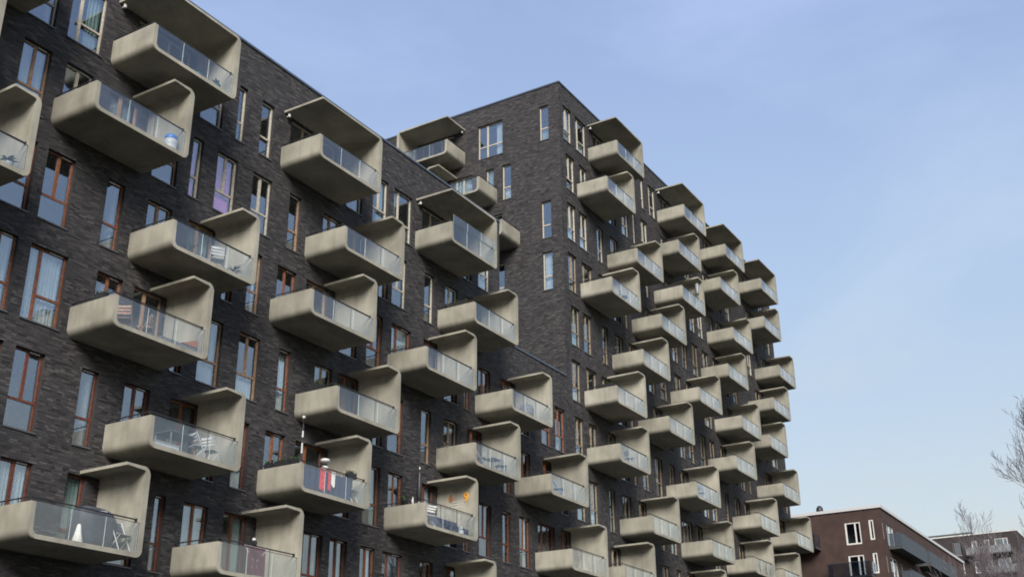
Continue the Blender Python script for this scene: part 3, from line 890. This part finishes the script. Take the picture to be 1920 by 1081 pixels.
# C6
def letter(txt, u, f, y, z, size, mat, label):
    c = bpy.data.curves.new('letter', 'FONT'); c.body = txt; c.size = size; c.extrude = .012; c.offset = .012
    tmp = bpy.data.objects.new('tmp', c); COL.objects.link(tmp)
    dg = bpy.context.evaluated_depsgraph_get()
    me = bpy.data.meshes.new_from_object(tmp.evaluated_get(dg))
    bpy.data.objects.remove(tmp)
    me.name = 'wall_number'
    me.materials.clear(); me.materials.append(mat)
    o = link('wall_number', me)
    o.rotation_euler = (R(90), 0, R(-90))
    o.location = at(u, f, BW-.15-.016, y, z)
    tag(o, label, 'number')
letter('6', 34.06, 4, 1.28, 1.66, .40, M['rust'], 'brown figure 6 mounted on the balcony fin, wall side')
letter('9', 34.06, 4, .58, 1.60, .50, M['orange'], 'orange curved figure mounted on the balcony fin, glass side')
b = MB(); rr = random.Random(3)
for r0 in range(3):
    x = 0.0
    while x < .62:
        l = rr.uniform(.02, .05); b.box(-.008, 0, x, x+l, -.11*r0, -.11*r0+.034); x += l+.02
o = b.build('wall_lettering', M['vent'], None, at(34.06, 4, BW-.152, .62, 1.62)); tag(o, 'small pale illegible lettering on the fin between the two figures', 'lettering')
t = thing('closed_parasol', 'closed black parasol with a white tip at the left end of a balcony', 'parasol', at(34.06, 4, .38, .55))
MB().tube((0, 0, 0), (0, 0, 1.1), .018).build('pole', M['white'], t)
MB().lathe([(.055, .95), (.10, 1.05), (.10, 1.5), (.075, 1.9), (.03, 2.12)], 10).build('canopy', M['black'], t, smooth=True)
MB().lathe([(.02, 2.11), (.03, 2.15), (.02, 2.22)], 8).build('tip', M['white'], t, smooth=True)
t = thing('bottle', 'white bottle on the side parapet next to the closed black parasol', 'bottle', at(34.06, 4, .09, .62, PH))
MB().lathe([(.05, 0), (.05, .16), (.02, .20), (.02, .24)], 10).build('body', M['white'], t, smooth=True); MB().lathe([(.024, .24), (.024, .27)], 10).build('cap', M['white'], t)
potted_plant(at(34.06, 4, .09, 1.0, PH), 'spiky plant on the side parapet left of the white bottle', .2, M['black'], spread=.18)
t = thing('outdoor_sofa', 'dark blue cushioned sofa along the glass below the orange figure', 'sofa', at(34.06, 4, 2.55, .62))
MB().box(-.85, .8, -.32, .32, .06, .36).build('seat', M['navy'], t, bevel=.03); MB().box(-.85, .8, .2, .34, .365, .66).build('backrest', M['navy'], t, bevel=.03)
for sx in (-.8, .72):
    MB().box(sx, sx+.06, -.3, -.24, 0, .055).build('leg', M['black'], t)
folding_chair(at(34.06, 4, .85, .45), 2.9, 'white folding chair left of the dark blue sofa', M['white'], M['offwhite'])
t = thing('toy_rabbit', 'small white rabbit shaped ornament in front of the dark blue sofa', 'ornament', at(34.06, 4, 2.62, .16))
MB().lathe([(.09, 0), (.11, .08), (.08, .18), (.03, .2)], 12).build('body', M['white'], t, smooth=True); MB().lathe([(.02, .19), (.065, .24), (.05, .30), (.01, .32)], 10).build('head', M['white'], t, smooth=True)
for sx in (-.025, .025): MB().tube((sx, 0, .30), (sx*1.8, 0, .40), .016, .008).build('ear', M['white'], t)
# C1, C2, C4, C5, C7
potted_plant(at(35.52, 0, .55, .75), 'tall grassy plant in the roofed balcony with the high glass screen', .75, M['black'], spread=.4, n=34)
potted_plant(at(35.52, 0, .5, 1.35), 'bushy plant near the wall of the balcony with the high glass screen', .7, M['grey'], spread=.35, n=34)
t = thing('kettle_barbecue', 'round grey kettle barbecue under a cover behind balcony glass', 'barbecue', at(40.2, 2, 1.95, .42))
MB().lathe([(.30, .0), (.33, .22), (.33, .42), (.26, .58), (.10, .66), (.02, .67)], 18).build('cover', M['grey'], t, smooth=True)
MB().tube((0, 0, .66), (0, 0, .72), .03).build('knob', M['black'], t)
folding_chair(at(37.35, 3, 1.2, .5), .5, 'grey chair left of a small table, on the balcony above the three low narrow windows', M['grey'], M['grey'])
small_table(at(37.35, 3, 2.1, .5), 'small grey garden table between two grey chairs', .6, .5, .6, M['grey'], M['grey'])
folding_chair(at(37.35, 3, 2.75, .5), -.6, 'grey chair right of the small grey table', M['grey'], M['grey'])
planter_box(at(37.27, 1, .09, .9, PH), 'row of black pots on the side parapet beside the stepped roof', .9, M['black'], R(90))
planter_box(at(28.82, 3, .09, 1.0, PH), 'dark trough on the parapet of the balcony above the striped pole', .5, M['black'], R(90))
planter_box(at(50.48, 1, .09, .75, PH), 'wide black trough on the tower balcony beside the lower roof', .95, M['black'], R(90))
planter_box(at(53.83, -2, .09, .8, PH), 'dark trough on the tower parapet third floor from the top', .8, M['black'], R(90))
planter_box(at(60.1, -2, .09, .8, PH), 'dark trough on the parapet under the hanging grey lantern', .9, M['black'], R(90))
potted_plant(at(66.86, 1, .3, .8, PH-.2), 'bushy plant showing over a tower parapet below mid height', .4, M['grey'], spread=.3)
t = thing('hanging_lantern', 'long grey lantern hanging from a short balcony roof on the tower', 'lantern', at(60.1, -2, 2.95, .2, 1.35))
MB().lathe([(.10, 0), (.12, .05), (.12, .68), (.05, .76)], 12).build('shade', M['lantern'], t, smooth=True); MB().tube((0, 0, .75), (0, 0, 1.0), .01).build('cord', M['black'], t)
folding_chair(at(43.45, 3, 1.6, .5), .4, 'blue chair behind the glass of the balcony under the low roof end', M['blue'], M['navy'])
folding_chair(at(50.44, -1, 2.2, .4), .4, 'dark chair behind tower balcony glass near the corner', M['navy'], M['navy'])
folding_chair(at(50.53, 2, 1.9, .4), .9, 'dark chair behind the glass of the tower balcony third from the bottom of its column', M['grey'], M['navy'])
t = folding_chair(at(60.17, 2, 1.5, .35), .9, 'blue chair behind pale tower balcony glass, low on the tower', M['blue'], M['blue'])

# ------------------------------------------------------------------ red brick building
red_wall = plain('red brown brick', (0.037, 0.020, 0.017), 0.85, var=0.28, scale=1.2, bump=0.2)
rb = thing('red_brick_building', 'reddish brown brick apartment block with white roof edge and white windows', 'building', (97, -1, 0))
RX, RY = 97.0, -1.0
RH, SF = 22.04, 2.70
REDW = []      # openings on the left face as (y0, y1, z0, z1)
for k in range(7):
    dz = -k*SF
    REDW += [('double', .72, 2.04, 19.26+dz, 21.12+dz), ('slit', -.38, .03, 19.49+dz, 21.17+dz)]
    REDW += [('double', 8.2, 9.5, 19.26+dz, 21.12+dz)]
REDF = []
for k in range(7):
    dz = -k*SF
    REDF += [('slit', 97.30, 97.62, 19.5+dz, 20.97+dz), ('door', 98.5, 100.8, 18.95+dz, 20.98+dz), ('slit', 102.1, 102.5, 19.5+dz, 20.97+dz), ('door', 105, 107, 18.95+dz, 20.98+dz), ('door', 110, 112, 18.95+dz, 20.98+dz), ('door', 115.5, 117.5, 18.95+dz, 20.98+dz), ('door', 121, 123, 18.95+dz, 20.98+dz)]
def holed(mb, u0, u1, z0, z1, holes, P):
    zs = sorted({z0, z1, *[h[3] for h in holes], *[h[4] for h in holes]})
    zs = [z for z in zs if z0 <= z <= z1]
    for a, b in zip(zs[:-1], zs[1:]):
        c = (a+b)/2
        for s0, s1 in spans(u0, u1, [('', h[1], h[2]) for h in holes if h[3] < c < h[4]]):
            mb.quad(P(s0, 0, a), P(s1, 0, a), P(s1, 0, b), P(s0, 0, b))
    for h in holes:
        _, p, q, a, b = h; d = .25
        mb.quad(P(p, 0, a), P(p, 0, b), P(p, d, b), P(p, d, a)); mb.quad(P(q, 0, a), P(q, d, a), P(q, d, b), P(q, 0, b))
        mb.quad(P(p, 0, b), P(q, 0, b), P(q, d, b), P(p, d, b)); mb.quad(P(p, 0, a), P(p, d, a), P(q, d, a), P(q, 0, a))
PL = lambda u, d, z: (d, u-RY, z)               # left face (u = world Y)
PF = lambda u, d, z: (u-RX, d, z)               # long face (u = world X)
mbr = MB()
holed(mbr, RY, 19.0, 0, RH, REDW, PL)
holed(mbr, RX, 129.6, 0, RH, REDF, PF)
mbr.quad(PF(129.6, 0, 0), PF(129.6, 20, 0), PF(129.6, 20, RH), PF(129.6, 0, RH)); mbr.quad(PF(97, 20, 0), PF(97, 20, RH), PF(129.6, 20, RH), PF(129.6, 20, 0))
mbr.build('wall', red_wall, rb)
MB().box(.35, 32.3, .35, 19.9, RH-.35, RH-.25).build('roof', M['roof'], rb)
wh = plain('white metal fascia', (0.38, 0.38, 0.39), 0.5, var=.05)
MB().box(-.12, 32.7, -.12, .3, RH+.002, RH+.25).box(-.12, .3, .303, 20, RH+.002, RH+.25).build('roof_edge', wh, rb)
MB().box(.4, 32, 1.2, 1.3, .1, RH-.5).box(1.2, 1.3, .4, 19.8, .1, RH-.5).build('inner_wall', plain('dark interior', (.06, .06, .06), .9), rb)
wf = plain('white window frame', (0.46, 0.45, 0.43), 0.5, var=.05)
def simple_window(parent, P, h, mat, sub=None):
    kind, p, q, a, b = h
    def bx(mb_, u0, u1, d0, d1, z0, z1):
        c = [P(u, d, z) for u in (u0, u1) for d in (d0, d1) for z in (z0, z1)]
        xs, ys, zz = zip(*c); mb_.box(min(xs), max(xs), min(ys), max(ys), min(zz), max(zz))
    fb = MB(); t = .13 if kind != 'door' else .08
    bx(fb, p, p+t, .06, .14, a, b); bx(fb, q-t, q, .06, .14, a, b); bx(fb, p+t, q-t, .065, .14, a, a+t); bx(fb, p+t, q-t, .065, .14, b-t, b)
    panes = [(p+t, q-t)]
    if kind in ('double', 'door'):
        c = p+(q-p)*(.36 if kind == 'double' else .5); bx(fb, c-.06, c+.06, .07, .14, a+t, b-t); panes = [(p+t, c-.06), (c+.06, q-t)]
    o = fb.build('window', mat, parent)
    for u0, u1 in panes:
        pb = MB(); bx(pb, u0, u1, .10, .11, a+t, b-t); pb.build('pane', M['pane'], o)
    return o
for h in REDW:
    if h[3] > 10: simple_window(rb, PL, h, wf)
for h in REDF:
    if h[3] > 10: simple_window(rb, PF, h, wf)
rail_m = plain('blue grey railing slats', (0.040, 0.052, 0.068), 0.55, .2, var=.1)
slab_m = plain('dark steel deck', (0.05, 0.05, 0.05), 0.7)
def slat_balcony(parent, u0, u1, d, z, P, hgt=1.1, side0=True):
    def bx(mb_, a0, a1, d0, d1, z0, z1):
        c = [P(u, dd, zq) for u in (a0, a1) for dd in (d0, d1) for zq in (z0, z1)]
        xs, ys, zz = zip(*c); mb_.box(min(xs), max(xs), min(ys), max(ys), min(zz), max(zz))
    sb = MB(); bx(sb, u0, u1, -d, -.003, z, z+.16); o = sb.build('balcony', slab_m, parent)
    rb_ = MB(); bx(rb_, u0, u1, -d-.035, -d-.004, z+hgt+.12, z+hgt+.16); 
    if side0: bx(rb_, u0-.03, u0-.002, -d, -.01, z+hgt+.12, z+hgt+.16)
    rb_.build('handrail', rail_m, o)
    n = int((u1-u0)/.16)
    sm = MB(); bx(sm, 0, .14, -d-.03, -d-.006, z-.05, z+hgt+.12) if P is PF else None
    if P is PF:
        base = PF(0, 0, 0)
        x00 = min(v[0] for v in sm.v)
        me = sm.mesh('railing_slat', rail_m)
        for k in range(n):
            link('railing_slat', me, o, (u0+k*.16, 0, 0))
    if P is PF and side0:
        sm2 = MB(); 
        for k in range(int(d/.16)): bx(sm2, u0-.03, u0-.002, -d+k*.16, -d+k*.16+.14, z+.16, z+hgt+.12)
        sm2.build('side_railing', rail_m, o)
    return o
slat_balcony(rb, 98.55, 107.2, 1.08, 18.86, PF)
slat_balcony(rb, 108.6, 119.5, 1.08, 18.86, PF)
slat_balcony(rb, 101.2, 111.5, 1.08, 16.16, PF)
slat_balcony(rb, 114.0, 125, 1.08, 16.16, PF)
slat_balcony(rb, 99.0, 107.2, 1.08, 13.46, PF)
# balconies with bluish glass on the left face
bg_ = glass_mat('bluish balcony glass', (0.78, 0.83, 0.88), 1.5, 0.22)
def glass_balcony(y0, y1, z):
    o = MB().box(-1.5, -.003, y0-RY, y1-RY, z, z+.18).build('balcony', slab_m, rb)
    MB().box(-1.52, -1.5, y0-RY+.01, y1-RY-.01, z, z+1.25).build('glass_panel', bg_, o)
    MB().box(-1.49, -.01, y0-RY, y0-RY+.02, z+.19, z+1.25).build('glass_panel', bg_, o)
    MB().box(-1.49, -.01, y1-RY-.02, y1-RY, z+.19, z+1.25).build('glass_panel', bg_, o)
    MB().box(-1.53, -1.49, y0-RY, y1-RY, z+1.252, z+1.28).build('handrail', rail_m, o)
glass_balcony(-.1, 3.4, 16.35)
glass_balcony(4.2, 8.0, 19.02)
# roof vent cowl
t = thing('roof_vent', 'dark round topped vent cowl on the red brown roof', 'roof vent', (100, 4.85, RH-.25))
MB().lathe([(.22, 0), (.22, .95)], 14).build('pipe', M['black'], t, smooth=True)
MB().lathe([(.30, .92), (.31, 1.2), (.27, 1.45), (.15, 1.62), (.02, 1.66)], 14).build('cowl', M['black'], t, smooth=True)

# ------------------------------------------------------------------ far dark building
fb_ = thing('far_dark_building', 'distant dark brick block behind bare branches at the right edge', 'building', (180, .2, 0))
FX, FY, FHH = 180.0, .2, 33.95
far_wall = plain('far dark brick', (0.028, 0.023, 0.023), 0.9, var=0.25, scale=.6)
PD = lambda u, d, z: (d, u-FY, z)
PE = lambda u, d, z: (u-FX, d, z)
FW = []
for k in range(9):
    dz = -k*2.82
    FW += [('slit' if k % 2 else 'double', 7.95, 9.15, 31.2+dz, 33.1+dz), ('slit', 5.75, 6.5, 31.3+dz, 33.12+dz), ('slit', 4.0, 4.74, 31.3+dz, 33.12+dz), ('double', 1.5, 3.3, 31.2+dz, 33.15+dz), ('slit', 12.0, 13.0, 31.2+dz, 33.1+dz), ('double', 15, 16.6, 31.2+dz, 33.1+dz)]
mbf = MB()
holed(mbf, FY, 24, 0, FHH, FW, PD)
mbf.quad(PE(180, 0, 0), PE(230, 0, 0), PE(230, 0, FHH), PE(180, 0, FHH)); mbf.quad(PE(230, 0, 0), PE(230, 24, 0), PE(230, 24, FHH), PE(230, 0, FHH))
mbf.quad(PE(180, 24, 0), PE(180, 24, FHH), PE(230, 24, FHH), PE(230, 24, 0))
mbf.build('wall', far_wall, fb_)
MB().box(.4, 49.5, .4, 23.5, FHH-.5, FHH-.4).build('roof', M['roof'], fb_)
MB().box(-.1, 50, -.1, .3, FHH+.002, FHH+.16).box(-.1, .3, .303, 24, FHH+.002, FHH+.16).build('roof_edge', M['vent'], fb_)
MB().box(1.0, 1.1, .3, 23.5, .1, FHH-.6).build('inner_wall', plain('far interior', (.10, .10, .11), .9), fb_)
for h in FW:
    if h[3] > 20: simple_window(fb_, PD, h, wf)
# white topped penthouse set back on its roof
MB().box(.6, 12, 6.3, 23, FHH-.4, FHH+.42).build('penthouse', wh, fb_)
MB().box(.45, 12.2, 6.1, 23.2, FHH+.422, FHH+.56).build('penthouse_roof', M['sill'], fb_)
bgf = plain('pale balcony front', (0.15, 0.165, 0.18), 0.6)
for z, y0, y1 in ((31.0, 1.1, 7.2), (28.15, .6, 4.9)):
    o = MB().box(-1.3, -.003, y0-FY, y1-FY, z-.15, z).build('balcony', slab_m, fb_)
    n = 6
    for k in range(n):
        q0 = y0+(y1-y0)*k/n; MB().box(-1.3, -1.26, q0-FY+.02, q0+(y1-y0)/n-FY-.02, z+.01, z+1.0).build('balcony_panel', bgf, o)
o = MB().box(.06, .09, 7.97-FY, 9.13-FY, 31.25, 33.05).build('blind', M['sill'], fb_)

# ------------------------------------------------------------------ bare trees
def bare_tree(loc, label, h, seed, spread=.5):
    """Trunk, ascending limbs, then ever finer shoots: an uneven open winter crown."""
    rr = random.Random(seed)
    t = thing('bare_tree', label, 'tree', loc, rr.random()*6, 'bare winter trees by the far buildings')
    tb, cb = MB(), MB()
    def tube(q, q2, ra, rb2, lev):
        (tb if lev == 0 else cb).tube(q, q2, ra, rb2, n=8 if lev == 0 else 5 if lev < 3 else 3, cap=False)
    def grow(p, d, l, r, lev):
        n = (5, 5, 4, 4, 3, 3)[lev]
        q = p
        for k in range(n):
            d2 = (d + Vector((rr.gauss(0, .09), rr.gauss(0, .09), .07 + rr.gauss(0, .05)))).normalized()
            q2 = q + d2*(l/n)
            ra, rb2 = max(r*(1-.7*k/n), .007), max(r*(1-.7*(k+1)/n), .006)
            tube(q, q2, ra, rb2, lev)
            if lev < 5 and (lev > 0 or k >= 1):
                for _ in range((3, 2, 2, 1, 1)[lev] if k < n-1 else (2 if lev < 3 else 1)):
                    if rr.random() < .12: continue
                    a = rr.random()*6.283; sp = rr.uniform(.6, 1.5)*spread
                    u = d2.orthogonal().normalized(); v = d2.cross(u)
                    nd = (d2*math.cos(sp) + (u*math.cos(a)+v*math.sin(a))*math.sin(sp) + Vector((0, 0, .15))).normalized()
                    grow(q2, nd, l*rr.uniform(.45, .68)*(1-.35*k/n), rb2*.6, lev+1)
            q, d = q2, d2
    grow(Vector((0, 0, -.2)), Vector((0, 0, 1)), h*.5, h*.014, 0)
    tb.build('trunk', M['bark'], t)
    top = max(v[2] for v in cb.v)
    cb.v = [(x*h/top, y*h/top, z*h/top) for x, y, z in cb.v]; 
    t0 = t.children[0]; t0.scale = (h/top,)*3
    c = cb.build('crown', M['twig'], t)
    print('tree faces', len(cb.f))
    return t
def on_ground(az, dist):
    return (dist*math.sin(R(az)), -24.392+dist*math.cos(R(az)), 0)
bare_tree(on_ground(86.3, 62), 'tall bare winter tree at the right edge, its twigs reaching highest', 19.8, 11, .46)
bare_tree(on_ground(82.6, 95), 'lower bare tree whose thin shoots stand over the far white roof', 21.3, 5, .44)
bare_tree(on_ground(84.9, 75), 'low spreading bare tree in front of the far dark building', 17.4, 23, .55)
